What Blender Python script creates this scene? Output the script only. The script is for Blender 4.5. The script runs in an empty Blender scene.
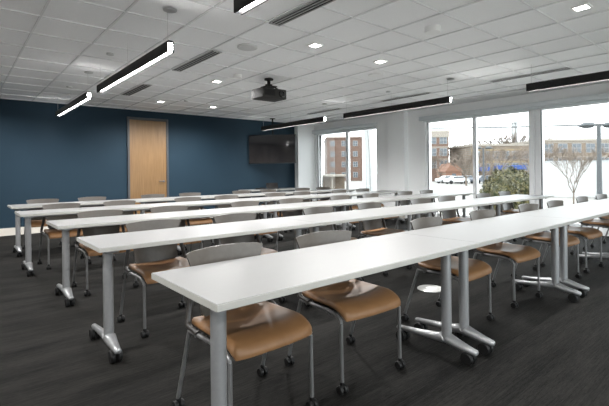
import bpy, bmesh, math, random
from mathutils import Vector, Matrix, noise
random.seed(7)
SC = bpy.context.scene
COL = SC.collection
PI = math.pi

# ------------------------------------------------------------------ materials
def mat(name, col, rough=.5, metal=0., spec=.5, coat=0., emis=None, estr=0.):
    m = bpy.data.materials.new(name); m.use_nodes = True
    b = m.node_tree.nodes['Principled BSDF']
    b.inputs['Base Color'].default_value = (*col, 1)
    b.inputs['Roughness'].default_value = rough
    b.inputs['Metallic'].default_value = metal
    b.inputs['Specular IOR Level'].default_value = spec
    b.inputs['Coat Weight'].default_value = coat
    if emis:
        b.inputs['Emission Color'].default_value = (*emis, 1)
        b.inputs['Emission Strength'].default_value = estr
    return m

def tex(m, scale=(1, 1, 1), nscale=5., detail=4., c0=None, c1=None, p0=.35, p1=.65, bump=0., bdist=.01, kind='noise', rough=.5):
    nt = m.node_tree; N = nt.nodes; L = nt.links; b = N['Principled BSDF']
    tc = N.new('ShaderNodeTexCoord'); mp = N.new('ShaderNodeMapping')
    mp.inputs['Scale'].default_value = scale
    L.new(tc.outputs['Object'], mp.inputs['Vector'])
    n = N.new('ShaderNodeTexNoise'); n.inputs['Scale'].default_value = nscale
    n.inputs['Detail'].default_value = detail; n.inputs['Roughness'].default_value = rough
    L.new(mp.outputs['Vector'], n.inputs['Vector'])
    if c0:
        r = N.new('ShaderNodeValToRGB'); e = r.color_ramp.elements
        e[0].position = p0; e[1].position = p1
        e[0].color = (*c0, 1); e[1].color = (*c1, 1)
        L.new(n.outputs['Fac'], r.inputs['Fac']); L.new(r.outputs['Color'], b.inputs['Base Color'])
    if bump:
        bp = N.new('ShaderNodeBump'); bp.inputs['Strength'].default_value = bump
        bp.inputs['Distance'].default_value = bdist
        L.new(n.outputs['Fac'], bp.inputs['Height']); L.new(bp.outputs['Normal'], b.inputs['Normal'])
    return m

M = {}
M['laminate'] = tex(mat('white_laminate', (.8, .795, .77), .45, spec=.3), (1, 8, 1), 6, 3, (.190, .190, .187), (.193, .193, .190))
M['edge'] = mat('edge_band', (.38, .377, .35), .6)
M['silver'] = tex(mat('silver_paint', (.40, .41, .42), .34, .55), (1, 1, 1), 60, 2, (.33, .335, .34), (.345, .35, .355))
M['chrome'] = mat('satin_silver', (.19, .19, .19), .36, .5)
M['black'] = mat('black_plastic', (.012, .012, .013), .45)
M['rubber'] = mat('rubber', (.007, .007, .007), .5, spec=.3)
M['dark'] = mat('dark_metal', (.014, .0135, .0135), .6, spec=.25)
M['leather'] = tex(mat('tan_vinyl', (.42, .20, .075), .5, spec=.4), (1, 1, 1), 9, 5, (.195, .098, .040), (.24, .124, .052), bump=.05, bdist=.002)
M['shell'] = tex(mat('grey_plastic', (.08, .072, .064), .38), (1, 1, 1), 40, 2, (.072, .062, .052), (.080, .070, .060))
M['armdark'] = mat('dark_arm_plastic', (.028, .024, .021), .4)
M['screen'] = mat('screen_glass', (.012, .012, .014), .08, spec=.8)
M['lens'] = mat('lit_lens', (.9, .9, .88), .5, emis=(1, .98, .96), estr=38.)
M['spotlens'] = mat('lit_spot', (.9, .9, .88), .5, emis=(1, .95, .88), estr=9.)
M['blue'] = tex(mat('blue_paint', (.030, .072, .112), .6, spec=.12), (1, 1, 1), 1.5, 2, (.0165, .034, .051), (.0178, .0365, .0545))
M['white'] = mat('white_paint', (.87, .87, .86), .6)
M['wallgrey'] = mat('pale_grey_paint', (.92, .93, .93), .6)
M['trim'] = mat('cream_base', (.60, .57, .51), .45)
M['ceilgyp'] = mat('ceiling_gypsum', (.76, .77, .77), .8)
M['tbar'] = mat('grid_bar', (.74, .745, .75), .55)
M['frame'] = mat('white_frame', (.87, .88, .89), .4)
M['gasket'] = mat('dark_gasket', (.03, .032, .036), .5)
M['shade'] = mat('shade_box', (.70, .74, .76), .5)
M['speaker'] = mat('speaker_grille', (.60, .60, .60), .7)
M['ventdark'] = mat('vent_dark', (.02, .02, .02), .8)
M['ventmetal'] = mat('vent_metal', (.42, .42, .42), .6)
M['discwhite'] = mat('floor_plate', (.55, .55, .53), .35, .3)
M['gunmetal'] = mat('gunmetal', (.12, .12, .13), .35, .7)
M['steel'] = mat('brushed_steel', (.55, .55, .55), .3, .9)

# carpet: fine dark plank streaks running along the table rows
def carpet():
    m = mat('carpet', (.03, .028, .026), .95, spec=.15)
    nt = m.node_tree; N = nt.nodes; L = nt.links; b = N['Principled BSDF']
    tc = N.new('ShaderNodeTexCoord')
    def ns(sc, s, d, r=.6):
        mp = N.new('ShaderNodeMapping'); mp.inputs['Scale'].default_value = sc
        L.new(tc.outputs['Object'], mp.inputs['Vector'])
        n = N.new('ShaderNodeTexNoise'); n.inputs['Scale'].default_value = s
        n.inputs['Detail'].default_value = d; n.inputs['Roughness'].default_value = r
        L.new(mp.outputs['Vector'], n.inputs['Vector']); return n
    a = ns((1.6, 34, 1), 2.4, 5, .7); c = ns((8, 90, 1), 3, 3, .7); g = ns((.5, 4, 1), 1.2, 2)
    mx = N.new('ShaderNodeMix'); mx.data_type = 'FLOAT'; mx.inputs['Factor'].default_value = .45
    L.new(a.outputs['Fac'], mx.inputs[2]); L.new(c.outputs['Fac'], mx.inputs[3])
    mx2 = N.new('ShaderNodeMix'); mx2.data_type = 'FLOAT'; mx2.inputs['Factor'].default_value = .3
    L.new(mx.outputs[0], mx2.inputs[2]); L.new(g.outputs['Fac'], mx2.inputs[3])
    r = N.new('ShaderNodeValToRGB'); e = r.color_ramp.elements
    e[0].position = .43; e[0].color = (.003, .003, .0026, 1)
    e[1].position = .58; e[1].color = (.0205, .0193, .0173, 1)
    L.new(mx2.outputs[0], r.inputs['Fac']); L.new(r.outputs['Color'], b.inputs['Base Color'])
    bp = N.new('ShaderNodeBump'); bp.inputs['Strength'].default_value = .5; bp.inputs['Distance'].default_value = .004
    L.new(mx.outputs[0], bp.inputs['Height']); L.new(bp.outputs['Normal'], b.inputs['Normal'])
    return m
M['carpet'] = carpet()

def tile_mat():
    m = mat('ceiling_tile', (.74, .74, .73), .9, spec=.1)
    tex(m, (1, 1, 1), 120, 3, (.89, .895, .90), (.93, .935, .94), bump=.15, bdist=.002)
    return m
M['tile'] = tile_mat()

def wood():
    m = mat('maple_door', (.55, .34, .16), .42)
    tex(m, (14, 1, .55), 3.0, 6, (.145, .077, .028), (.225, .130, .052), .3, .7, rough=.65)
    return m
M['wood'] = wood()

M['walnut'] = tex(mat('walnut_panelling', (.12, .09, .07), .4), (1, 9, .25), 1.6, 4, (.03, .024, .02), (.60, .50, .42), .42, .58)

def glass():
    m = bpy.data.materials.new('window_glass'); m.use_nodes = True
    nt = m.node_tree; N = nt.nodes; L = nt.links
    N.remove(N['Principled BSDF']); out = N['Material Output']
    t = N.new('ShaderNodeBsdfTransparent'); t.inputs['Color'].default_value = (.93, .95, .95, 1)
    g = N.new('ShaderNodeBsdfGlossy'); g.inputs['Roughness'].default_value = .02
    f = N.new('ShaderNodeFresnel'); f.inputs['IOR'].default_value = 1.35
    mx = N.new('ShaderNodeMixShader')
    L.new(f.outputs[0], mx.inputs[0]); L.new(t.outputs[0], mx.inputs[1]); L.new(g.outputs[0], mx.inputs[2])
    L.new(mx.outputs[0], out.inputs['Surface'])
    return m
M['glass'] = glass()

def brick(name, c1, c2, mort, sc=1.2):
    m = mat(name, c1, .85)
    nt = m.node_tree; N = nt.nodes; L = nt.links; b = N['Principled BSDF']
    tc = N.new('ShaderNodeTexCoord'); mp = N.new('ShaderNodeMapping')
    mp.inputs['Rotation'].default_value = (PI/2, 0, 0)
    L.new(tc.outputs['Object'], mp.inputs['Vector'])
    t = N.new('ShaderNodeTexBrick'); t.inputs['Scale'].default_value = sc
    t.inputs['Color1'].default_value = (*c1, 1); t.inputs['Color2'].default_value = (*c2, 1); t.inputs['Mortar'].default_value = (*mort, 1)
    L.new(mp.outputs['Vector'], t.inputs['Vector']); L.new(t.outputs['Color'], b.inputs['Base Color'])
    return m
M['brick_red'] = brick('red_brick', (.095, .050, .034), (.125, .070, .048), (.13, .11, .095))
M['brick_tan'] = brick('tan_brick', (.13, .092, .062), (.16, .115, .08), (.15, .14, .12))
M['stone'] = mat('pale_stone', (.22, .195, .165), .8)
M['yellowstone'] = mat('ochre_stone', (.22, .17, .09), .8)
M['winext'] = mat('far_window', (.06, .07, .08), .2)
M['winwhite'] = mat('far_window_trim', (.20, .20, .20), .6)
M['bark'] = tex(mat('bark', (.12, .09, .07), .9), (1, 1, .3), 8, 4, (.09, .07, .05), (.15, .12, .10))
M['bark_pale'] = mat('bark_pale', (.14, .11, .088), .9)
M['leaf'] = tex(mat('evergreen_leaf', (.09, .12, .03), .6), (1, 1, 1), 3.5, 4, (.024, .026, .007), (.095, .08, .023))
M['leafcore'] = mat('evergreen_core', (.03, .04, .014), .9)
M['asphalt'] = tex(mat('asphalt', (.35, .33, .31), .9), (1, 1, 1), .3, 4, (.16, .155, .145), (.22, .21, .19))
M['pave'] = tex(mat('pale_paving', (.62, .58, .50), .9), (1, 1, 1), 1.2, 4, (.42, .40, .36), (.50, .48, .44))
M['lot'] = mat('white_siding', (.36, .36, .355), .7)
M['lotseam'] = mat('siding_seam', (.33, .34, .34), .7)
M['lamppost'] = mat('lamp_post', (.05, .055, .058), .6, .0)
M['carwhite'] = mat('car_white', (.4, .4, .4), .3)
M['cardark'] = mat('car_dark', (.10, .11, .13), .3)
M['carsilver'] = mat('car_silver', (.25, .26, .28), .3)
M['awning'] = mat('blue_awning', (.02, .055, .20), .7)
M['orange'] = brick('orange_brick', (.15, .07, .042), (.18, .085, .055), (.15, .11, .08))
M['cable'] = mat('cable', (.10, .10, .10), .7)

# ------------------------------------------------------------------ mesh helpers
def add_box(bm, x0, x1, y0, y1, z0, z1, bev=0., seg=2, mx=None):
    g = bmesh.ops.create_cube(bm, size=1)
    vs = g['verts']
    for v in vs:
        v.co = Vector(((x0+x1)/2+v.co.x*(x1-x0), (y0+y1)/2+v.co.y*(y1-y0), (z0+z1)/2+v.co.z*(z1-z0)))
    if bev:
        es = list({e for v in vs for e in v.link_edges})
        r = bmesh.ops.bevel(bm, geom=es, offset=bev, segments=seg, affect='EDGES', profile=.5)
        vs = list({v for f in r['faces'] for v in f.verts} | {v for v in vs if v.is_valid})
    if mx is not None:
        for v in vs: v.co = mx @ v.co
    return vs

def frame_of(t, ref=Vector((0, 0, 1))):
    t = t.normalized()
    if abs(t.dot(ref)) > .97: ref = Vector((1, 0, 0))
    a = t.cross(ref).normalized(); b = a.cross(t).normalized()
    return a, b

def add_tube(bm, pts, rad, n=10, caps=True, sx=1., ref=Vector((0, 0, 1))):
    pts = [Vector(p) for p in pts]
    if not isinstance(rad, (list, tuple)): rad = [rad]*len(pts)
    rings = []
    for i, p in enumerate(pts):
        if i == 0: t = pts[1]-p
        elif i == len(pts)-1: t = p-pts[i-1]
        else: t = (pts[i+1]-p).normalized()+(p-pts[i-1]).normalized()
        a, b = frame_of(t, ref)
        if rings and a.dot(pa) < 0: a, b = -a, -b
        pa = a
        rings.append([bm.verts.new(p+(a*math.cos(2*PI*k/n)*sx+b*math.sin(2*PI*k/n))*rad[i]) for k in range(n)])
    for i in range(len(rings)-1):
        for k in range(n):
            bm.faces.new((rings[i][k], rings[i][(k+1) % n], rings[i+1][(k+1) % n], rings[i+1][k]))
    if caps:
        bm.faces.new(rings[0][::-1]); bm.faces.new(rings[-1])

def add_lathe(bm, prof, n=24, mx=None, caps=True):
    """profile [(r,z)...] around z"""
    rings = []
    for r, z in prof:
        ring = []
        for k in range(n):
            v = Vector((r*math.cos(2*PI*k/n), r*math.sin(2*PI*k/n), z))
            if mx is not None: v = mx @ v
            ring.append(bm.verts.new(v))
        rings.append(ring)
    for i in range(len(rings)-1):
        for k in range(n):
            bm.faces.new((rings[i][k], rings[i][(k+1) % n], rings[i+1][(k+1) % n], rings[i+1][k]))
    if caps:
        bm.faces.new(rings[0][::-1]); bm.faces.new(rings[-1])

def fillet(pts, r, n=5):
    """round the inner corners of a polyline"""
    pts = [Vector(p) for p in pts]; out = [pts[0]]
    for i in range(1, len(pts)-1):
        a, p, b = pts[i-1], pts[i], pts[i+1]
        d = min(r, (a-p).length*.49, (b-p).length*.49)
        p0 = p+(a-p).normalized()*d; p1 = p+(b-p).normalized()*d
        for k in range(n+1):
            t = k/n
            out.append(p0*(1-t)**2+p*2*t*(1-t)+p1*t*t)
    out.append(pts[-1]); return out

def obj(name, bm, m, parent=None, smooth=True, ang=35):
    bmesh.ops.recalc_face_normals(bm, faces=bm.faces)
    me = bpy.data.meshes.new(name); bm.to_mesh(me); bm.free()
    me.materials.append(M[m] if isinstance(m, str) else m)
    if smooth:
        me.shade_smooth()
        me.set_sharp_from_angle(angle=math.radians(ang))
    o = bpy.data.objects.new(name, me); COL.objects.link(o)
    if parent: o.parent = parent
    return o

def tag(o, label, cat, group=None, kind=None):
    o['label'] = label; o['category'] = cat
    if group: o['group'] = group
    if kind: o['kind'] = kind
    return o

def thing(name, label, cat, loc=(0, 0, 0), rz=0., group=None, kind=None):
    o = bpy.data.objects.new(name, None); COL.objects.link(o)
    o.empty_display_size = .1
    o.location = loc; o.rotation_euler = (0, 0, rz)
    return tag(o, label, cat, group, kind)

def dup(root, loc, rz=0., label=None, group=None):
    r = root.copy(); COL.objects.link(r); r.location = loc; r.rotation_euler = (0, 0, rz)
    if label: r['label'] = label
    if group: r['group'] = group
    def rec(src, dst):
        for ch in list(src.children):
            c = ch.copy(); COL.objects.link(c); c.parent = dst
            rec(ch, c)
    rec(root, r)
    return r

def struct(name, bm, m, parent=None, smooth=False):
    o = obj(name, bm, m, parent, smooth)
    if parent is None: o['kind'] = 'structure'
    return o

def box(*a, **k):
    bm = bmesh.new(); add_box(bm, *a, **k); return bm

# ------------------------------------------------------------------ room shell
XL, XR, YN, YB, H = -2.4, 8.9, -3.0, 10.25, 2.74
SILL, HEAD = .10, 2.44
struct('floor', box(XL-.1, XR+.28, YN-.1, YB+.1, -.1, 0), 'carpet')
struct('wall_back', box(XL-.1, 8.22, YB, YB+.12, 0, H+.1), 'blue')
bm = bmesh.new(); add_box(bm, 8.22, XR+.28, 10.08, YB+.12, 0, H+.1)
struct('wall_corner', bm, 'wallgrey')
struct('wall_left', box(XL-.12, XL, YN, YB, 0, H+.1), 'white')
bm = bmesh.new()
for b in ((XL, .2, 0, H+.1), (8.2, XR+.28, 0, H+.1), (.2, 8.2, 0, SILL), (.2, 8.2, HEAD, H+.1)):
    add_box(bm, b[0], b[1], YN-.2, YN, b[2], b[3])
struct('wall_front', bm, 'white')
struct('wall_left_panelling', box(XL-.001, XL+.02, 3.6, 6.8, .12, H), 'walnut')

# window wall: W1 opening y 7.50..9.93, W2 opening y 1.00..5.97, W3 added behind the view for daylight
WT = .28
W1 = (7.50, 10.03); W2 = (.20, 5.97)
bm = bmesh.new()
add_box(bm, XR, XR+WT, W1[1], 10.08, 0, H+.1)
add_box(bm, XR, XR+WT, W2[1], W1[0], 0, H+.1)
add_box(bm, XR, XR+WT, YN, W2[0], 0, H+.1)
for a, b in (W1, W2):
    add_box(bm, XR, XR+WT, a, b, HEAD, H+.1)
    add_box(bm, XR, XR+WT, a, b, -.1, SILL)
struct('wall_window', bm, 'wallgrey')
# pilaster between the two windows
struct('wall_pilaster', box(XR-.16, XR+.01, 6.47, 6.98, 0, H), 'wallgrey')
# ceiling boxes: gypsum border along the windows
struct('ceiling', box(XL-.1, XR+.28, YN-.1, YB+.1, H+.012, H+.12), 'tile')
bm = bmesh.new(); add_box(bm, 8.36, XR, YN, 10.08, H-.012, H+.02)
struct('ceiling_border', bm, 'ceilgyp')
bm = bmesh.new()
PX, PY = .605, .62
for k in range(-5, 13):
    x = .661+PX*k
    if x < 8.36: add_box(bm, x-.009, x+.009, YN, YB, H, H+.012)
for k in range(-7, 15):
    y = 1.64+PY*k
    if y < YB: add_box(bm, XL, 8.36, y-.006, y+.006, H+.0004, H+.012)
add_box(bm, XL, 8.25, YB-.024, YB, H-.004, H+.012)
add_box(bm, 8.335, 8.36, YN, YB, H-.014, H+.012)
struct('trim_ceiling_grid', bm, 'tbar')

# baseboards
struct('baseboard_back', box(XL, 3.14, YB-.015, YB, 0, .15), 'trim')
struct('baseboard_back', box(4.14, 8.20, YB-.015, YB, 0, .15), 'trim')
struct('baseboard_corner', box(8.205, XR, 10.065, 10.08, 0, .12), 'trim')
struct('baseboard_window', box(XR-.175, XR-.16, 6.47, 6.98, 0, .12), 'trim')

# windows
def window(idx, y0, y1, mulls, wide=()):
    t = thing('window_%d' % idx, '', '', (XR+.10, 0, 0)); del t['label']; del t['category']; t['kind'] = 'structure'
    fw = .055
    bm = bmesh.new()
    add_box(bm, -.05, .07, y0, y0+fw, SILL, HEAD, .004, 1)
    add_box(bm, -.05, .07, y1-fw, y1, SILL, HEAD, .004, 1)
    add_box(bm, -.05, .07, y0+fw, y1-fw, HEAD-fw, HEAD, .004, 1)
    add_box(bm, -.05, .07, y0+fw, y1-fw, SILL, SILL+.07, .004, 1)
    obj('window_frame', bm, 'frame', t)
    for y in mulls:
        obj('mullion', box(-.05, .07, y-.035, y+.035, SILL+.07, HEAD-fw, .004, 1), 'frame', t)
        obj('gasket', box(-.054, -.04, y-.042, y-.034, SILL+.07, HEAD-fw), 'gasket', t)
    for y in wide:
        bm = bmesh.new()
        add_box(bm, -.09, .07, y-.115, y-.02, SILL+.07, HEAD-fw, .004, 1)
        add_box(bm, -.06, .07, y-.02, y+.02, SILL+.07, HEAD-fw)
        add_box(bm, -.09, .07, y+.02, y+.115, SILL+.07, HEAD-fw, .004, 1)
        obj('mullion', bm, 'frame', t)
        obj('gasket', box(-.094, -.06, y-.126, y-.114, SILL+.07, HEAD-fw), 'gasket', t)
    obj('gasket', box(-.054, -.04, y1-fw-.014, y1-fw, SILL+.07, HEAD-fw), 'gasket', t)
    cuts = sorted([y0+fw, y1-fw]+[a for y in mulls for a in (y-.035, y+.035)]+[a for y in wide for a in (y-.115, y+.115)])
    for a, b in zip(cuts[::2], cuts[1::2]):
        obj('pane', box(.010, .014, a, b, SILL+.07, HEAD-fw), 'glass', t, smooth=False)
    bm = bmesh.new()
    add_box(bm, -.20, -.102, y0-.02, y1+.10, HEAD-.005, HEAD+.095, .008, 2)
    add_box(bm, -.13, -.105, y0, y1+.02, HEAD-.045, HEAD-.003, .006, 1)
    obj('shade_cassette', bm, 'shade', t)
    return t
window(1, W1[0], W1[1], [8.70])
window(2, W2[0], W2[1], [4.73, 2.05], [3.43, .92])

t = thing('window_3', '', '', (0, YN-.08, 0)); del t['label']; del t['category']; t['kind'] = 'structure'  # unseen window added behind the camera to bring in near-side daylight
bm = bmesh.new()
add_box(bm, .2, 8.2, -.05, .05, SILL, SILL+.06); add_box(bm, .2, 8.2, -.05, .05, HEAD-.06, HEAD)
for k in range(7):
    xx = .23+k*7.94/6
    add_box(bm, xx-.03, xx+.03, -.05, .05, SILL+.06, HEAD-.06)
obj('window_frame', bm, 'frame', t)
for k in range(6): obj('pane', box(.26+k*7.94/6, .23+(k+1)*7.94/6-.03, 0, .004, SILL+.06, HEAD-.06), 'glass', t, smooth=False)

# door
def door():
    t = thing('door_1', '', '', (3.64, YB, 0)); del t['label']; del t['category']; t['kind'] = 'structure'
    obj('door_leaf', box(-.44, .44, -.03, -.002, .01, 2.5, .002, 1), 'wood', t)
    bm = bmesh.new()
    add_box(bm, -.495, -.443, -.045, -.001, 0, 2.56, .004, 1)
    add_box(bm, .443, .495, -.045, -.001, 0, 2.56, .004, 1)
    add_box(bm, -.443, .443, -.045, -.001, 2.503, 2.56, .004, 1)
    obj('door_frame', bm, M['doorframe'], t)
    bm = bmesh.new()
    add_lathe(bm, [(.001, 0), (.027, 0), (.027, .010), (.001, .010)], 16, Matrix.Translation((.37, -.030, 1.02)) @ Matrix.Rotation(PI/2, 4, 'X'), caps=False)
    add_tube(bm, fillet([(.37, -.03, 1.02), (.37, -.085, 1.02), (.24, -.085, 1.02)], .02), .010, 8)
    obj('door_handle', bm, 'gunmetal', t)
M['doorframe'] = mat('door_frame_paint', (.045, .05, .055), .5)
door()

# ------------------------------------------------------------------ pendants
def pendant_proto(L):
    t = thing('pendant_light', '', 'pendant light')
    w, h = .068, .112; hw = w/2
    # channel section (x,z): rounded top, open underneath, lens recessed between the lips
    sec = [(-hw, 0), (-hw, h-.02), (-hw+.006, h-.006), (-hw+.018, h), (hw-.018, h), (hw-.006, h-.006), (hw, h-.02), (hw, 0),
           (hw-.012, 0), (hw-.012, h-.022), (-hw+.012, h-.022), (-hw+.012, 0)]
    bm = bmesh.new()
    r0 = [bm.verts.new((x, 0, z)) for x, z in sec]; r1 = [bm.verts.new((x, L, z)) for x, z in sec]
    n = len(sec)
    for k in range(n): bm.faces.new((r0[k], r0[(k+1) % n], r1[(k+1) % n], r1[k]))
    bm.faces.new(r0[::-1]); bm.faces.new(r1)
    obj('housing', bm, 'dark', t, ang=50)
    bm = bmesh.new()
    add_box(bm, -hw+.0125, hw-.0125, .004, L-.004, .024, .034, .002, 1)
    add_box(bm, -hw+.0125, hw-.0125, .002, .014, .024, h-.023, .003, 1)
    add_box(bm, -hw+.0125, hw-.0125, L-.014, L-.002, .024, h-.023, .003, 1)
    obj('diffuser', bm, 'lens', t)
    for y in (.06, L/2, L-.06):
        bm = bmesh.new(); add_tube(bm, [(0, y, h-.002), (0, y, H-2.34-.012)], .0022, 6)
        c = obj('hanger_cable', bm, 'steel', t)
        bm = bmesh.new(); add_lathe(bm, [(.062, H-2.34-.001), (.062, H-2.34-.010), (.05, H-2.34-.016), (.006, H-2.34-.018)], 20)
        obj('canopy', bm, 'speaker', t)
    return t
pl = pendant_proto(2.5)
ZP = 2.34
specs = [(1.57, .09, 'long black linear pendant light nearest the camera, cut off by the top edge'),
         (1.57, 3.80, 'long black linear pendant light over the left side of the tables, lit strip below'),
         (1.57, 6.87, 'black linear pendant light close to the blue wall, farthest on the left'),
         (6.42, .07, 'black linear pendant light by the right window, running out of frame'),
         (6.42, 3.79, 'black linear pendant light along the windows, middle of three in line'),
         (6.42, 6.90, 'black linear pendant light by the television, farthest along the window side')]
for i, (x, y, lab) in enumerate(specs):
    if i == 0: pl.location = (x, y, ZP); pl['label'] = lab; pl['group'] = 'linear pendant lights'
    else: dup(pl, (x, y, ZP), 0, lab, 'linear pendant lights')

# ------------------------------------------------------------------ ceiling fittings
def slot_vent(x0, x1, y0, y1, label, nslots=3, name='air_vent', cat='vent', fm='ventmetal'):
    t = thing(name, label, cat, ((x0+x1)/2, (y0+y1)/2, H), 0, 'ceiling air vents')
    w, l = (x1-x0)/2, (y1-y0)/2
    obj('backing', box(-w, w, -l, l, -.004, -.0005), 'ventdark', t, smooth=False)
    pitch = 2*w/nslots
    for k in range(nslots+1):
        x = -w+k*pitch
        obj('slat', box(x-.0055, x+.0055, -l, l, -.010, -.004), fm, t, smooth=False)
    bm = bmesh.new()
    add_box(bm, -w-.005, w+.005, -l-.012, -l, -.013, -.0005); add_box(bm, -w-.005, w+.005, l, l+.012, -.013, -.0005)
    obj('end_frame', bm, fm, t, smooth=False)
slot_vent(2.495, 2.62, 2.27, 3.49, 'dark three-slot ceiling vent nearest the camera at the top edge')
slot_vent(2.495, 2.62, 4.73, 5.97, 'dark three-slot ceiling vent beside the lit left pendant')
slot_vent(2.495, 2.64, 7.22, 8.42, 'dark slotted ceiling vent farthest back, above the door side')
slot_vent(7.17, 7.25, 2.25, 3.46, 'slim single-line ceiling vent above the right window', 1, fm='speaker')
slot_vent(7.17, 7.25, 4.70, 5.90, 'slim ceiling vent over the middle window pendant', 1, fm='speaker')
slot_vent(7.17, 7.25, 7.20, 8.40, 'slim ceiling vent farthest along the window side', 1, fm='speaker')

def disc(name, x, y, r, th, m, label, cat, group=None, rim=None):
    t = thing(name, label, cat, (x, y, H), 0, group)
    bm = bmesh.new(); add_lathe(bm, [(r, 0.011), (r, -th*.5), (r*.94, -th), (r*.86, -th)], 28)
    obj('trim_ring', bm, rim or m, t)
    bm = bmesh.new(); add_lathe(bm, [(r*.86, -th*.2), (r*.86, -th*.86), (r*.02, -th*.92)], 28)
    obj('grille', bm, m, t)
disc('ceiling_speaker', 2.775, 4.36, .125, .012, 'speaker', 'large round grey ceiling speaker between the vents', 'speaker', 'ceiling speakers')
disc('ceiling_speaker', 5.18, 4.36, .125, .012, 'speaker', 'round ceiling speaker between the two right downlights, faint rim', 'speaker', 'ceiling speakers', 'white')
disc('smoke_detector', 3.45, 5.72, .065, .035, 'white', 'small white ceiling detector in front of the projector', 'detector')
disc('smoke_detector', 3.97, 2.55, .085, .05, 'white', 'white round ceiling detector near the top right, casting a small shadow', 'detector')
for x, y, lab in ((1.55, 5.68, 'flat disc sprinkler cover above the left pendant'), (1.57, 8.25, 'flat sprinkler cover near the blue wall, left side'),
                  (3.79, 8.38, 'small sprinkler cover left of the far downlight'), (6.47, 5.15, 'small sprinkler cover over the window-side pendant')):
    disc('sprinkler_cover', x, y, .045, .012, 'speaker', lab, 'sprinkler')

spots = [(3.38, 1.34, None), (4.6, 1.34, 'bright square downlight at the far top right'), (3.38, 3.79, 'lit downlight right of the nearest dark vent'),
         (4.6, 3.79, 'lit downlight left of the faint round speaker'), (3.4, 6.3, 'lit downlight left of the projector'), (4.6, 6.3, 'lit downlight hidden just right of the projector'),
         (3.4, 8.78, 'lit downlight above the wooden door'), (4.63, 8.78, 'lit downlight at the back between door and projector'), (.9, -1.6, None), (-.5, 3.0, None), (-.5, 6.3, None), (.3, 8.8, None), (-1.2, .5, None)]  # unlabelled ones here: unseen lamps added to fill the room with light
proto = None
for x, y, lab in spots:
    lab2 = lab
    if lab is not None:
        if proto is None:
            proto = thing('downlight', lab, 'downlight', (x, y, H), 0, 'recessed ceiling downlights')
            bm = bmesh.new()
            add_box(bm, -.075, .075, -.075, -.055, -.006, .011); add_box(bm, -.075, .075, .055, .075, -.006, .011)
            add_box(bm, -.075, -.055, -.055, .055, -.006, .011); add_box(bm, .055, .075, -.055, .055, -.006, .011)
            obj('frame', bm, 'white', proto, smooth=False)
            obj('lens', box(-.055, .055, -.055, .055, -.003, .008), 'spotlens', proto, smooth=False)
        else:
            dup(proto, (x, y, H), 0, lab)
    ld = bpy.data.lights.new('downlight_or_fill_lamp', 'SPOT'); ld.energy = 50 if 1 < y < 2 else 72 if x < 1 else 97
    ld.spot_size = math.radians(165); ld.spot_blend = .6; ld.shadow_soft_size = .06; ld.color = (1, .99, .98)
    lo = bpy.data.objects.new('downlight_or_fill_lamp', ld); COL.objects.link(lo); lo.location = (x, y, H-.02)

# projector
t = thing('projector', 'grey projector hanging from the ceiling on a short mount', 'projector', (3.98, 5.62, 0), 0)
bm = bmesh.new()
add_lathe(bm, [(.075, H-.001), (.075, H-.02), (.028, H-.028), (.028, H-.09), (.06, H-.095), (.06, H-.125)], 16)
add_box(bm, -.10, .10, -.10, .10, H-.14, H-.125, .004, 1)
for sx in (-1, 1):
    for sy in (-1, 1):
        add_tube(bm, [(sx*.06, sy*.06, H-.135), (sx*.13, sy*.11, H-.185)], .009, 8)
obj('mount', bm, 'dark', t)
pb = obj('body', box(-.235, .235, -.17, .17, 2.40, 2.56, .014, 3), 'dark', t)
M['projgrey'] = mat('projector_grey', (.03, .029, .028), .6, spec=.25); pb.data.materials[0] = M['projgrey']
bm = bmesh.new(); add_lathe(bm, [(.055, 0), (.055, .02), (.042, .03), (.036, .012), (.002, .008)], 20, Matrix.Translation((.13, -.17, 2.48)) @ Matrix.Rotation(PI/2, 4, 'X'))
obj('lens', bm, 'screen', t)
for k in range(6):
    obj('vent_slat', box(-.238, -.234, -.13+k*.04, -.105+k*.04, 2.44, 2.53), 'dark', t, smooth=False)
obj('panel', box(-.20, .0, -.174, -.168, 2.44, 2.53, .002, 1), 'dark', t)

# television on ceiling pole
def tv():
    t = thing('television', 'large black flat screen television hung from the ceiling by the blue wall', 'television', (6.9, 9.62, 0), math.radians(-50))
    w, z0, z1 = .68, 1.46, 2.27
    obj('casing', box(-w, w, -.02, .035, z0, z1, .006, 2), 'black', t)
    obj('screen', box(-w+.022, w-.022, -.0225, -.019, z0+.028, z1-.022), 'screen', t, smooth=False)
    bm = bmesh.new()
    add_tube(bm, [(0, .09, H-.002), (0, .09, 1.75)], .022, 12)
    add_box(bm, -.25, .25, .035, .075, 1.70, 2.05, .004, 1)
    add_lathe(bm, [(.08, H-.001), (.08, H-.015), (.024, H-.02)], 16, Matrix.Translation((0, .09, 0)))
    obj('ceiling_mount', bm, 'dark', t)
tv()

# ------------------------------------------------------------------ tables
TL, TD, TH = 1.8525, .635, .74
def caster(bm_, r, w, x, y, flip=1):
    """twin wheel caster: wheels with axle along x, centre (x,y,r)"""
    for s in (-1, 1):
        mx = Matrix.Translation((x+s*w*.34, y, r)) @ Matrix.Rotation(PI/2, 4, 'Y')
        hw = w*.24
        add_lathe(bm_, [(r*.3, -hw), (r*.86, -hw), (r, -hw*.5), (r, hw*.5), (r*.86, hw), (r*.3, hw)], 18, mx)

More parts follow.
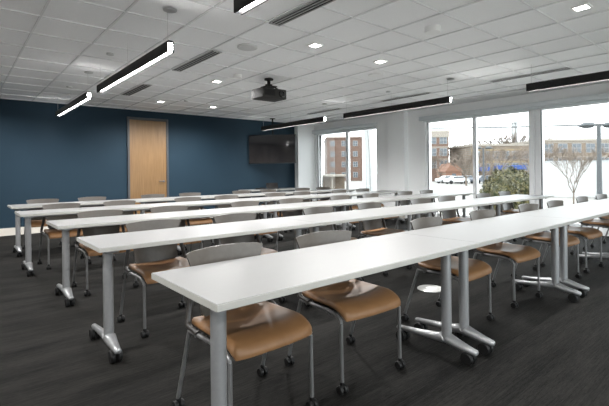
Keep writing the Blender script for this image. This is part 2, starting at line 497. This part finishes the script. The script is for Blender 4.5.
def make_table():
    t = thing('training_table', '', 'table')
    # origin: left near corner on the floor
    bm = box(.0008, TL-.0008, .0015, TD-.0015, TH-.029, TH, .0012, 1)
    top = obj('tabletop', bm, 'laminate', t)
    bm = bmesh.new()
    e = .003
    add_box(bm, 0, TL, 0, e, TH-.0275, TH-.0018, .001, 1); add_box(bm, 0, TL, TD-e, TD, TH-.0275, TH-.0018, .001, 1)
    add_box(bm, 0, .0008, e, TD-e, TH-.0275, TH-.0018); add_box(bm, TL-.0008, TL, e, TD-e, TH-.0275, TH-.0018)
    obj('edge_band', bm, 'edge', top, smooth=False)
    obj('beam', box(.14, TL-.14, .30, .34, TH-.070, TH-.040, .004, 1), 'silver', t)
    for lx in (.092, TL-.125):
        bm = bmesh.new()
        add_tube(bm, [(lx, .165, .115), (lx, .165, TH-.05)], .032, 20)
        col = obj('column', bm, 'silver', t)
        bm = bmesh.new(); add_box(bm, lx-.045, lx+.045, .06, .50, TH-.052, TH-.0295, .006, 2)
        obj('top_bracket', bm, 'silver', t)
        # foot: two tapered wings
        bm = bmesh.new()
        add_tube(bm, [(lx, .165, .135), (lx, .155, .122), (lx, .10, .108), (lx, .04, .096), (lx, -.035, .084), (lx, -.042, .082)],
                 [.010, .036, .031, .025, .019, .012], 14, sx=1.15)
        add_tube(bm, [(lx, .165, .135), (lx, .175, .122), (lx, .24, .112), (lx, .36, .100), (lx, .545, .088), (lx, .553, .087)],
                 [.010, .036, .028, .022, .017, .011], 14, sx=1.1)
        foot = obj('foot', bm, 'silver', t, ang=50)
        for cy in (.018, .51):
            bm = bmesh.new(); caster(bm, .041, .062, lx, cy)
            add_tube(bm, [(lx, cy, .041), (lx, cy, .09)], .010, 8)
            c = obj('caster', bm, 'rubber', foot)
            # brake hood
            bm = bmesh.new()
            add_lathe(bm, [(.012, -.008), (.038, -.008), (.038, .008), (.012, .008)], 16, Matrix.Translation((lx, cy, .042)) @ Matrix.Rotation(PI/2, 4, 'Y'))
    return t
# hood objects are kept inside the caster mesh; tables share the mesh data
tab = make_table()
rows = [(1.318, .702), (2.815, .692), (4.29, .712), (5.90, .60), (7.42, .645)]
rname = ['nearest row', 'second row from the camera', 'third row from the camera', 'fourth row from the camera', 'farthest row by the blue wall']
tpos = ['leftmost in the', 'second from the left in the', 'third from the left in the', 'last by the windows in the']
first = True
for r, (y, x0) in enumerate(rows):
    for k in range(4):
        loc = (x0+k*1.853+(0 if k else .0), y, 0)
        lab = 'white wheeled table, %s %s' % (tpos[k], rname[r])
        grp = 'white tables in rows'
        if first: tab.location = loc; tab['label'] = lab; tab['group'] = grp; first = False
        else: dup(tab, loc, 0, lab, grp)
# white table standing by the back wall
dup(tab, (6.0, 9.33, 0), 0, 'white table behind the farthest row, below the television', 'white tables in rows')

# ------------------------------------------------------------------ chairs
def seat_mesh(thick_top, w=.472, d=.44, zc=.456, low=.0):
    """cushion: rounded-rectangle grid with waterfall front; returns bm"""
    bm = bmesh.new(); nx, ny = 18, 18
    def pt(u, v, s):
        # u,v in -1..1 mapped on a superellipse
        k = 1-.055*(abs(u)**8)*(abs(v)**8)
        x = u*w/2*(1-.03*max(0, v)); y = v*d/2
        if v < 0: y -= .012*(1-u*u)
        r2 = min(1, (abs(u)**6+abs(v)**6)**(1/6)) if (u or v) else 0
        x *= k; y *= k
        z = zc
        z -= .012*math.exp(-(u*u*1.5+(v-.15)**2*1.5)*1.6)           # dished middle
        f = max(0, (-v-.45)/.55); z -= .040*f*f                   # waterfall
        z += .010*abs(u)**2*(1-f)
        edge = max(abs(u), abs(v))
        e = max(0, (edge-.90)/.10)
        if s > 0: z += thick_top*math.sqrt(max(0, 1-e*e))-thick_top*.5-.012*f*f*0
        else: z -= (.006+.014*f)*math.sqrt(max(0, 1-e*e*.9))+thick_top*.5
        return Vector((x, y-.045, z))
    g = {}
    for s in (1, -1):
        for i in range(nx+1):
            for j in range(ny+1):
                if s < 0 and (i in (0, nx) or j in (0, ny)): g[s, i, j] = g[1, i, j]; continue
                # tighter spacing by the border
                u = math.sin((i/nx*2-1)*PI/2*.999); v = math.sin((j/ny*2-1)*PI/2*.999)
                g[s, i, j] = bm.verts.new(pt(u, v, s))
    for s in (1, -1):
        for i in range(nx):
            for j in range(ny):
                f = (g[s, i, j], g[s, i+1, j], g[s, i+1, j+1], g[s, i, j+1])
                bm.faces.new(f if s > 0 else f[::-1])
    return bm

def back_mesh():
    bm = bmesh.new(); nx, nz = 16, 12
    def pt(u, t, off):
        # t 0 bottom .. 1 top
        wd = .180+.056*t*t
        x = u*wd
        z = .475+.322*t + .010*(1-u*u)*t - .010*(1-u*u)*(1-t)
        c = max(0, abs(u)-.93)/.07
        z += (-.005*c*c*t) + (.020*c*c*(1-t))
        y = .165+.055*t - .042*u*u + .006*math.sin(t*PI) + off       # wraps forward at the sides
        return Vector((x, y, z))
    g = {}
    for s, off in ((0, 0), (1, .011)):
        for i in range(nx+1):
            for j in range(nz+1):
                g[s, i, j] = bm.verts.new(pt(i/nx*2-1, j/nz, off))
    for i in range(nx):
        for j in range(nz):
            bm.faces.new((g[0, i, j], g[0, i+1, j], g[0, i+1, j+1], g[0, i, j+1]))
            bm.faces.new((g[1, i, j], g[1, i, j+1], g[1, i+1, j+1], g[1, i+1, j]))
    for i in range(nx):
        for j in (0, nz): bm.faces.new((g[0, i, j], g[0, i+1, j], g[1, i+1, j], g[1, i, j]))
    for j in range(nz):
        for i in (0, nx): bm.faces.new((g[0, i, j], g[0, i, j+1], g[1, i, j+1], g[1, i, j]))
    return bm

def make_chair():
    t = thing('stacking_chair', '', 'chair')
    obj('seat', seat_mesh(.026), 'leather', t, ang=70)
    obj('backrest', back_mesh(), 'shell', t, ang=60)
    # seat pan under the cushion
    obj('seat_pan', box(-.205, .205, -.17, .13, .416, .430, .006, 2), 'armdark', t)
    for s in (-1, 1):
        # upright: flat plastic arm from seat rail to backrest
        bm = bmesh.new()
        add_tube(bm, fillet([(s*.254, .03, .440), (s*.256, .128, .452), (s*.226, .148, .58), (s*.212, .158, .70)], .03), [.012]*2+[.016]*9+[.016]*2+[.012], 10, sx=1.0)
        obj('upright', bm, 'armdark', t)
        # seat side rail
        bm = bmesh.new()
        add_tube(bm, fillet([(s*.236, -.228, .33), (s*.236, -.230, .402), (s*.239, -.15, .425), (s*.257, .110, .436)], .04, 7), .0105, 10)
        obj('side_rail', bm, 'chrome', t)
    for s in (-1, 1):
        bm = bmesh.new(); add_tube(bm, [(s*.236, -.228, .335), (s*.236, -.232, .06)], .0105, 10)
        leg = obj('leg', bm, 'chrome', t)
        bm = bmesh.new(); caster(bm, .025, .044, s*.236, -.232); add_tube(bm, [(s*.236, -.232, .025), (s*.236, -.232, .066)], .012, 8)
        obj('caster', bm, 'rubber', leg)
        bm = bmesh.new(); add_tube(bm, [(s*.257, .105, .440), (s*.264, .230, .06)], .0105, 10)
        leg = obj('leg', bm, 'chrome', t)
        bm = bmesh.new(); caster(bm, .025, .044, s*.262, .230); add_tube(bm, [(s*.262, .23, .025), (s*.262, .23, .066)], .012, 8)
        obj('caster', bm, 'rubber', leg)
    bm = bmesh.new(); add_tube(bm, [(-.238, -.13, .412), (.238, -.13, .412)], .008, 8); add_tube(bm, [(-.252, .06, .420), (.252, .06, .420)], .008, 8)
    obj('crossbar', bm, 'chrome', t)
    return t
ch = make_chair()
CX = [[1.135, 1.845, 3.03, 3.97, 5.03, 5.81, 6.90, 7.72],
      [1.30, 2.08, 3.15, 4.02, 5.10, 5.82, 6.95, 7.74],
      [1.24, 2.01, 3.11, 3.92, 4.96, 5.75, 6.75, 7.50],
      [1.15, 1.92, 3.00, 3.72, 4.80, 5.48, 6.55, 7.33],
      [1.14, 1.90, 2.97, 3.73, 4.97, 5.70, 6.76, 7.45]]
ords = ['first', 'second', 'third', 'fourth', 'fifth', 'sixth', 'seventh', 'eighth']
firstc = True
for r, xs in enumerate(CX):
    for k, x in enumerate(xs):
        rz = math.radians(random.uniform(-3, 3))
        if r == 0 and k < 3: rz = math.radians((1.5, -3, 2)[k])
        loc = (x, rows[r][0]+.515+random.uniform(-.012, .02), 0)
        lab = 'grey-backed tan-seated chair, %s from left, %s' % (ords[k], rname[r])
        grp = 'tan-seated chairs along the tables'
        if firstc: ch.location = loc; ch.rotation_euler.z = rz; ch['label'] = lab; ch['group'] = grp; firstc = False
        else: dup(ch, loc, rz, lab, grp)

# floor box cover
t = thing('floor_box_cover', 'pale round floor outlet cover set in the dark carpet', 'floor outlet', (3.71, 2.44, 0))
bm = bmesh.new(); add_lathe(bm, [(.132, .0), (.132, .004), (.124, .008), (.001, .008)], 40)
obj('cover', bm, 'discwhite', t)
bm = bmesh.new(); add_lathe(bm, [(.05, .008), (.05, .0095), (.001, .0095)], 24)
obj('lid', bm, 'white', t)

# laptop-like device on the back table
t = thing('monitor', 'small black tilted screen on the back white table', 'screen', (6.98, 9.72, .74), math.radians(-25))
mx = Matrix.Translation((0, .03, .005)) @ Matrix.Rotation(math.radians(-38), 4, 'X')
obj('display', box(-.17, .17, -.01, .012, 0, .20, .005, 2, mx), 'dark', t)
obj('base', box(-.15, .15, -.12, .07, 0, .012, .004, 2), 'dark', t)
t = thing('conference_phone', 'low dark phone lying on the back white table', 'phone', (6.58, 9.74, .74), .3)
obj('body', box(-.13, .13, -.09, .09, 0, .035, .012, 3), 'dark', t)
obj('keypad', box(-.07, .07, -.05, .05, .035, .038, .001, 1), 'black', t)

# ------------------------------------------------------------------ outside
GZ = -1.2
g = struct('ground', box(-40, 260, -80, 220, GZ-.2, GZ), 'asphalt')
g.name = 'ground'
struct('ground_paving', box(XR+.29, 22, -30, 40, GZ, GZ+.06), 'pave')
struct('ground_paving', box(-20, XR+.28, -30, YN-.25, GZ, GZ+.06), 'pave')  # unseen side, paved pale as an added bounce of daylight onto the ceiling

def rot_thing(name, label, cat, x, y, ang, group=None):
    return thing(name, label, cat, (x, y, GZ), ang, group)

FA = math.atan2(-.643, .766)        # direction across the view
def building(name, label, x, y, ang, w, d, h, wallm, floors, fh, bays, z_first=1.0, ww=.9, wh=1.5, cornice=None, band=None, winpair=False, parapet=.5):
    """front face: local y=0, x 0..w ; depth +y"""
    t = rot_thing(name, label, 'building', x, y, ang)
    obj('wall', box(0, w, 0, d, 0, h), wallm, t, smooth=False)
    obj('parapet', box(-.15, w+.15, -.15, d+.15, h-parapet, h, .03, 1), cornice or wallm, t)
    for f in range(floors):
        z = z_first+f*fh
        if band: obj('band', box(-.05, w+.05, -.06, .02, z+wh+.25, z+wh+.5), band, t, smooth=False)
        for b in range(bays):
            xc = w*(b+.5)/bays
            fr = obj('window', box(xc-ww/2-.12, xc+ww/2+.12, -.07, .02, z-.12, z+wh+.12), 'winwhite', t, smooth=False)
            bm = bmesh.new()
            add_box(bm, xc-ww/2, xc-.05, -.085, -.06, z, z+wh*.47); add_box(bm, xc+.05, xc+ww/2, -.085, -.06, z, z+wh*.47)
            add_box(bm, xc-ww/2, xc-.05, -.085, -.06, z+wh*.53, z+wh); add_box(bm, xc+.05, xc+ww/2, -.085, -.06, z+wh*.53, z+wh)
            obj('pane', bm, 'winext', fr, smooth=False)
    return t
building('apartment_block', 'red brick apartment block seen through the left window', 75.3, 80.4, FA, 12, 14, 11.6, 'brick_red', 4, 2.75, 4, 1.0, 1.0, 1.2, 'brick_red', None)
building('apartment_block', 'narrow red brick block with pale top, left in the big window', 82.6, 54.8, FA, 4.9, 12, 11.5, 'brick_red', 3, 2.75, 2, 3.1, 1.5, 1.55, 'stone', 'stone', parapet=1.5)
t = building('commercial_building', 'long tan brick commercial building across the street', 86.0, 46.0, FA+.05, 13, 12, 8.1, 'brick_tan', 2, 2.6, 6, 2.3, 1.3, 1.5, 'stone', 'yellowstone')
for a, b, zz in ((1.2, 3.4, 2.2), (4.8, 11.5, 2.5)):
    bm = bmesh.new(); add_box(bm, a, b, -1.3, 0, zz, zz+.9, .05, 1)
    obj('awning', bm, 'awning', t)
obj('door_surround', box(0, 13, -.2, 0, 0, .9), 'yellowstone', t, smooth=False)
building('commercial_building', 'tan building with dark windows above the white wall at right', 97.8, 36.3, FA+.05, 22, 12, 9.0, 'brick_tan', 2, 3.1, 7, 3.0, 1.9, 1.8, 'stone', 'stone')
# orange gabled house
t = rot_thing('gabled_house', 'small orange brick gabled house behind the parked cars', 'building', 76.8, 46.6, FA)
obj('wall', box(0, 3.2, 0, 6, 0, 2.2), 'orange', t, smooth=False)
bm = bmesh.new()
v = [bm.verts.new(p) for p in ((-.2, -.2, 2.2), (3.4, -.2, 2.2), (2.2, -.2, 3.9), (1.1, -.2, 3.9), (-.2, 6, 2.2), (3.4, 6, 2.2), (2.2, 6, 3.9), (1.1, 6, 3.9))]
for f in ((0, 1, 2, 3), (4, 7, 6, 5), (0, 3, 7, 4), (1, 5, 6, 2), (3, 2, 6, 7), (0, 4, 5, 1)): bm.faces.new([v[i] for i in f])
obj('roof', bm, 'orange', t, smooth=False)
obj('window', box(1.2, 2.0, -.05, .05, .9, 1.8), 'winext', t, smooth=False)

# carport canopy by the left block
t = rot_thing('carport', 'flat white carport roof in front of the red brick block', 'carport', 26.4, 29.6, FA)
obj('roof', box(0, 3.0, 0, 4, 1.95, 2.16, .02, 1), 'stone', t)
for x in (.1, 1.4, 2.85): obj('post', box(x, x+.14, .1, .24, 0, 1.95), 'stone', t, smooth=False)
obj('back_wall', box(0, 3.0, 3.8, 4, 0, 1.95), 'brick_tan', t, smooth=False)

# concrete pillar close outside left window with hanging cable
t = rot_thing('concrete_pillar', 'pale grey concrete pillar just outside the left window', 'pillar', 14.36, 12.75, FA)
obj('shaft', box(.0, .36, 0, .4, 0, 6.0, .02, 1), 'lotseam', t)
obj('edge_strip', box(-.12, -.0, -.03, .3, 0, 6.0, .01, 1), 'lot', t)
bm = bmesh.new(); add_tube(bm, [(.05+.15*k/8*(2-k/8), -.03-.01*math.sin(k/8*PI), 4.6-3.8*(k/8)**1.3) for k in range(9)], .012, 6)
obj('cable', bm, 'cable', t)

# white low building / wall at right
t = rot_thing('white_wall', 'long white wall filling the lower right window', 'wall', 36.0, 16.9, FA-.02)
obj('wall', box(3.9, 15.5, 0, .5, 0, 3.05), 'lot', t, smooth=False)
for z in (1.3, 2.15): obj('seam', box(3.9, 15.5, -.015, 0, z, z+.04), 'lotseam', t, smooth=False)
obj('coping', box(3.85, 15.55, -.06, .56, 3.05, 3.13), 'lotseam', t, smooth=False)

# lamp posts
def lamp(x, y, h, r, heads, label, s=1.):
    t = rot_thing('street_lamp', label, 'street lamp', x, y, FA)
    bm = bmesh.new(); add_tube(bm, [(0, 0, 0), (0, 0, h)], [r*1.15, r*.85], 12); obj('pole', bm, 'lamppost', t)
    bm = bmesh.new(); add_lathe(bm, [(r*2, 0), (r*2, .08), (r*1.2, .25)], 14); obj('base', bm, 'lamppost', t)
    for sgn in heads:
        bm = bmesh.new(); add_tube(bm, [(0, 0, h-.1*s), (sgn*.5*s, 0, h)], .05*s, 8); a = obj('arm', bm, 'lamppost', t)
        bm = bmesh.new(); add_tube(bm, [(sgn*.45*s, 0, h), (sgn*.7*s, 0, h+.02*s), (sgn*1.3*s, 0, h+.02*s), (sgn*1.9*s, 0, h-.08*s)], [.14*s, .36*s, .40*s, .10*s], 14, sx=1.3)
        for v in bm.verts: v.co.z = h+(v.co.z-h)*.75
        obj('lamp_head', bm, 'lamppost', t)
lamp(39.1, 10.3, 5.85, .17, (-1, 1), 'tall double-headed street lamp at the right edge', .85)
lamp(58.3, 29.4, 5.6, .13, (-1, 1), 'slim street lamp left of the evergreen shrub', .7)

# trees
def tree(x, y, h, label, seed, spread=.5, depth=6, r0=.09, trunk=.25, m='bark', vase=.55, group=None, base=GZ, tw=.006):
    rnd = random.Random(seed)
    t = thing('bare_tree', label, 'tree', (x, y, base), 0, group)
    bmT = bmesh.new(); bmB = bmesh.new()
    add_tube(bmT, [(0, 0, 0), (.02*h*rnd.uniform(-1, 1), 0, trunk*h*.5), (0, 0, trunk*h)], [r0*1.3, r0, r0*.85], 8)
    def grow(p, d, L, r, k):
        q = p+d*L*.5+Vector((rnd.uniform(-.1, .1), rnd.uniform(-.1, .1), rnd.uniform(-.03, .08)))*L
        e = p+d*L
        add_tube(bmB, [p, q, e], [r, r*.8, r*.6], 4 if k < 4 else 5, caps=False)
        if k == 0: return
        for _ in range(3 if k > 1 else 3):
            ax = Vector((rnd.uniform(-1, 1), rnd.uniform(-1, 1), rnd.uniform(-.4, .4)))
            nd = (d+ax*spread).normalized(); nd.z = abs(nd.z)*.8+.18
            start = p.lerp(e, rnd.uniform(.55, 1.0))
            grow(start, nd.normalized(), L*rnd.uniform(.62, .85), max(r*.58, tw), k-1)
    for i in range(5):
        a = 2*PI*i/5+rnd.uniform(-.4, .4)
        d = Vector((math.cos(a)*vase, math.sin(a)*vase, 1)).normalized()
        grow(Vector((0, 0, trunk*h*(.85+.03*i))), d, h*.26, r0*.55, depth-1)
    obj('trunk', bmT, m, t); obj('branches', bmB, m, t)
    return t
tree(28.45, 8.8, 4.0, 'small bare tree standing before the white wall', 3, .38, 5, .045, .25, 'bark', .34)
for x, y, hh, lab, sd in ((72.1, 33.4, 8.8, 'bare tree before the tan building, just left of the wide frame', 11), (66.2, 33.2, 7.6, 'bare tree before the tan building beside the slim street lamp', 12),
                          (62.0, 34.1, 6.6, 'bare tree beside the orange house', 14), (78.5, 49.0, 8.2, 'bare tree between the two brick blocks and the tan building', 15),
                          (85.2, 32.8, 9.6, 'bare tree right behind the wide window frame', 17), (88.6, 30.4, 9.2, 'bare tree before the right tan building, left of the small tree', 18),
                          (92.8, 26.4, 9.0, 'bare tree before the right tan building, beside the tall lamp', 19), (76.5, 30.2, 8.0, 'bare tree at the middle of the long tan building', 20)):
    tree(x, y, hh, lab, sd, .6, 5, .13, .18, 'bark_pale', .75, 'bare street trees', tw=.022)
for x, y, hh, lab, sd in ((108.7, 52.3, 15.0, 'tall hazy bare tree rising behind the tan building roof, left', 41), (115.6, 50.4, 15.6, 'tall hazy bare tree rising behind the roof beside the mast', 42),
                          (118.3, 46.9, 14.2, 'bare tree rising behind the roof just left of the wide frame', 43), (95.0, 56.0, 12.0, 'bare tree behind the parked cars and the gabled house', 44)):
    tree(x, y, hh, lab, sd, .6, 5, .24, .25, 'bark_pale', .8, 'bare street trees', tw=.045)
tree(52.0, 37.8, 4.6, 'pale branching shrub tree low in front of the brick block', 25, .8, 5, .08, .10, 'stone', 1.0)

def shrub(x, y, rx, ry, rz, label, seed, n=9000):
    rnd = random.Random(seed)
    t = thing('evergreen_shrub', label, 'shrub', (x, y, GZ), 0, 'evergreen shrubs outside')
    bm = bmesh.new(); bmesh.ops.create_icosphere(bm, subdivisions=4, radius=1)
    for v in bm.verts:
        nz = noise.noise(v.co*2.2+Vector((seed, 0, 0)))*.28+noise.noise(v.co*6)*.12
        v.co = Vector((v.co.x*rx, v.co.y*ry, v.co.z*rz))*(.88+nz); v.co.z = max(0, v.co.z+rz*.55)
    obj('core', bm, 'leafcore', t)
    bm = bmesh.new()
    for i in range(n):
        u = Vector((rnd.gauss(0, 1), rnd.gauss(0, 1), rnd.gauss(0, 1))).normalized()
        nz = noise.noise(u*2.2+Vector((seed, 0, 0)))*.28+noise.noise(u*6)*.12
        p = Vector((u.x*rx, u.y*ry, u.z*rz))*(.93+nz+rnd.uniform(-.05, .10)); p.z += rz*.55
        if p.z < 0.02: continue
        s = rnd.uniform(.04, .09)
        a = Vector((rnd.gauss(0, 1), rnd.gauss(0, 1), rnd.gauss(0, 1))).normalized(); b = a.cross(u+Vector((.01, 0, 0))).normalized()
        bm.faces.new([bm.verts.new(p+a*s), bm.verts.new(p+b*s*.5), bm.verts.new(p-a*s), bm.verts.new(p-b*s*.5)])
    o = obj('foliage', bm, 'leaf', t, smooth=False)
shrub(22.0, 10.25, .95, .9, 1.48, 'round evergreen shrub outside, left of the wide frame', 1)
shrub(25.1, 10.8, 1.35, 1.1, 1.58, 'broad evergreen shrub outside, against the wide window frame', 2)

# parked cars
def car(x, y, ang, m, label):
    t = rot_thing('parked_car', label, 'car', x, y, ang, 'parked cars')
    bm = bmesh.new()
    prof = [(-2.1, .35), (-2.15, .75), (-1.9, .92), (-1.2, .98), (-.6, 1.42), (.7, 1.45), (1.3, 1.02), (2.0, .88), (2.15, .6), (2.1, .35)]
    for yy in (-.85, .85):
        pass
    a = [bm.verts.new((p, -.85+(.12 if z > 1.2 else 0), z)) for p, z in prof]; b = [bm.verts.new((p, .85-(.12 if z > 1.2 else 0), z)) for p, z in prof]
    for k in range(len(prof)): bm.faces.new((a[k], a[(k+1) % len(prof)], b[(k+1) % len(prof)], b[k]))
    bm.faces.new(a[::-1]); bm.faces.new(b)
    obj('body', bm, m, t, smooth=False)
    bm = bmesh.new()
    for s in (-1, 1): add_box(bm, -.85, .95, s*.80-.03, s*.80+.03, 1.02, 1.33)
    obj('side_window', bm, 'winext', t, smooth=False)
    for wx in (-1.35, 1.35):
        for s in (-1, 1):
            bm = bmesh.new(); add_lathe(bm, [(.1, -.1), (.33, -.1), (.33, .1), (.1, .1)], 16, Matrix.Translation((wx, s*.80, .33)) @ Matrix.Rotation(PI/2, 4, 'X'))
            obj('wheel', bm, 'rubber', t)
car(69.1, 39.9, FA+.1, 'carwhite', 'white car parked outside beyond the big window')
car(73.3, 40.3, FA, 'carsilver', 'silver car parked behind the white car')
car(72.4, 43.7, FA+.2, 'carwhite', 'white car parked left of the others, farther back')
car(73.5, 37.0, FA, 'cardark', 'dark car parked near the slim street lamp')

# overhead cable across the street
bm = bmesh.new()
def cpt(t):
    return (35.0+7.4*t, 27.1-19.5*t, 5.62-.78*t-.12*math.sin(PI*t))
add_tube(bm, [cpt(k/14) for k in range(15)], .085, 6)
tag(obj('overhead_cable', bm, 'cable'), 'dark overhead cable strung across the street', 'cable')
# far mast
t = rot_thing('radio_mast', 'faint pale mast rising behind the tan building', 'mast', 133.8, 57.4, FA)
bm = bmesh.new()
for sx in (-.6, .6):
    for sy in (-.6, .6): add_tube(bm, [(sx, sy, 0), (sx*.6, sy*.6, 19.5)], .28, 5)
for k in range(13):
    for a, b in (((-.6, -.6), (.6, -.6)), ((.6, -.6), (.6, .6)), ((.6, .6), (-.6, .6)), ((-.6, .6), (-.6, -.6))):
        s0, s1 = 1-.4*k/13, 1-.4*(k+1)/13
        add_tube(bm, [(a[0]*s0, a[1]*s0, k*1.5), (b[0]*s1, b[1]*s1, (k+1)*1.5)], .18, 4)
obj('lattice', bm, 'lotseam', t)
obj('head', box(-.9, .9, -.9, .9, 17.0, 19.0), 'lotseam', t)

# ------------------------------------------------------------------ light
w = bpy.data.worlds.new('sky'); SC.world = w; w.use_nodes = True
bg = w.node_tree.nodes['Background']
bg.inputs['Color'].default_value = (.93, .97, 1.0, 1); bg.inputs['Strength'].default_value = 2.05

# ------------------------------------------------------------------ camera
F_, VX, H0, ROLL, CH = 417.9, 497.3, 172.3, .66, 1.2
a = math.atan(VX/F_); ca, sa = math.cos(a), math.sin(a); r = math.radians(ROLL)
fwd = Vector((ca, sa, 0)); R = Vector((sa, -ca, 0)); U = Vector((0, 0, 1))
up = U*math.cos(r)+R*math.sin(r); rt = R*math.cos(r)-U*math.sin(r)
cd = bpy.data.cameras.new('camera'); co = bpy.data.objects.new('camera', cd); COL.objects.link(co)
mw = Matrix.Identity(4)
for i in range(3):
    mw[i][0] = rt[i]; mw[i][1] = up[i]; mw[i][2] = -fwd[i]
mw.translation = Vector((0, 0, CH))
co.matrix_world = mw
cd.sensor_width = 36; cd.lens = F_/609*36; cd.shift_y = (H0-203)/609
cd.clip_start = .05; cd.clip_end = 600
SC.camera = co
SC.view_settings.view_transform = 'Standard'; SC.view_settings.look = 'None'
SC.view_settings.exposure = 1.66; SC.view_settings.gamma = 1
SC.view_settings.use_curve_mapping = False
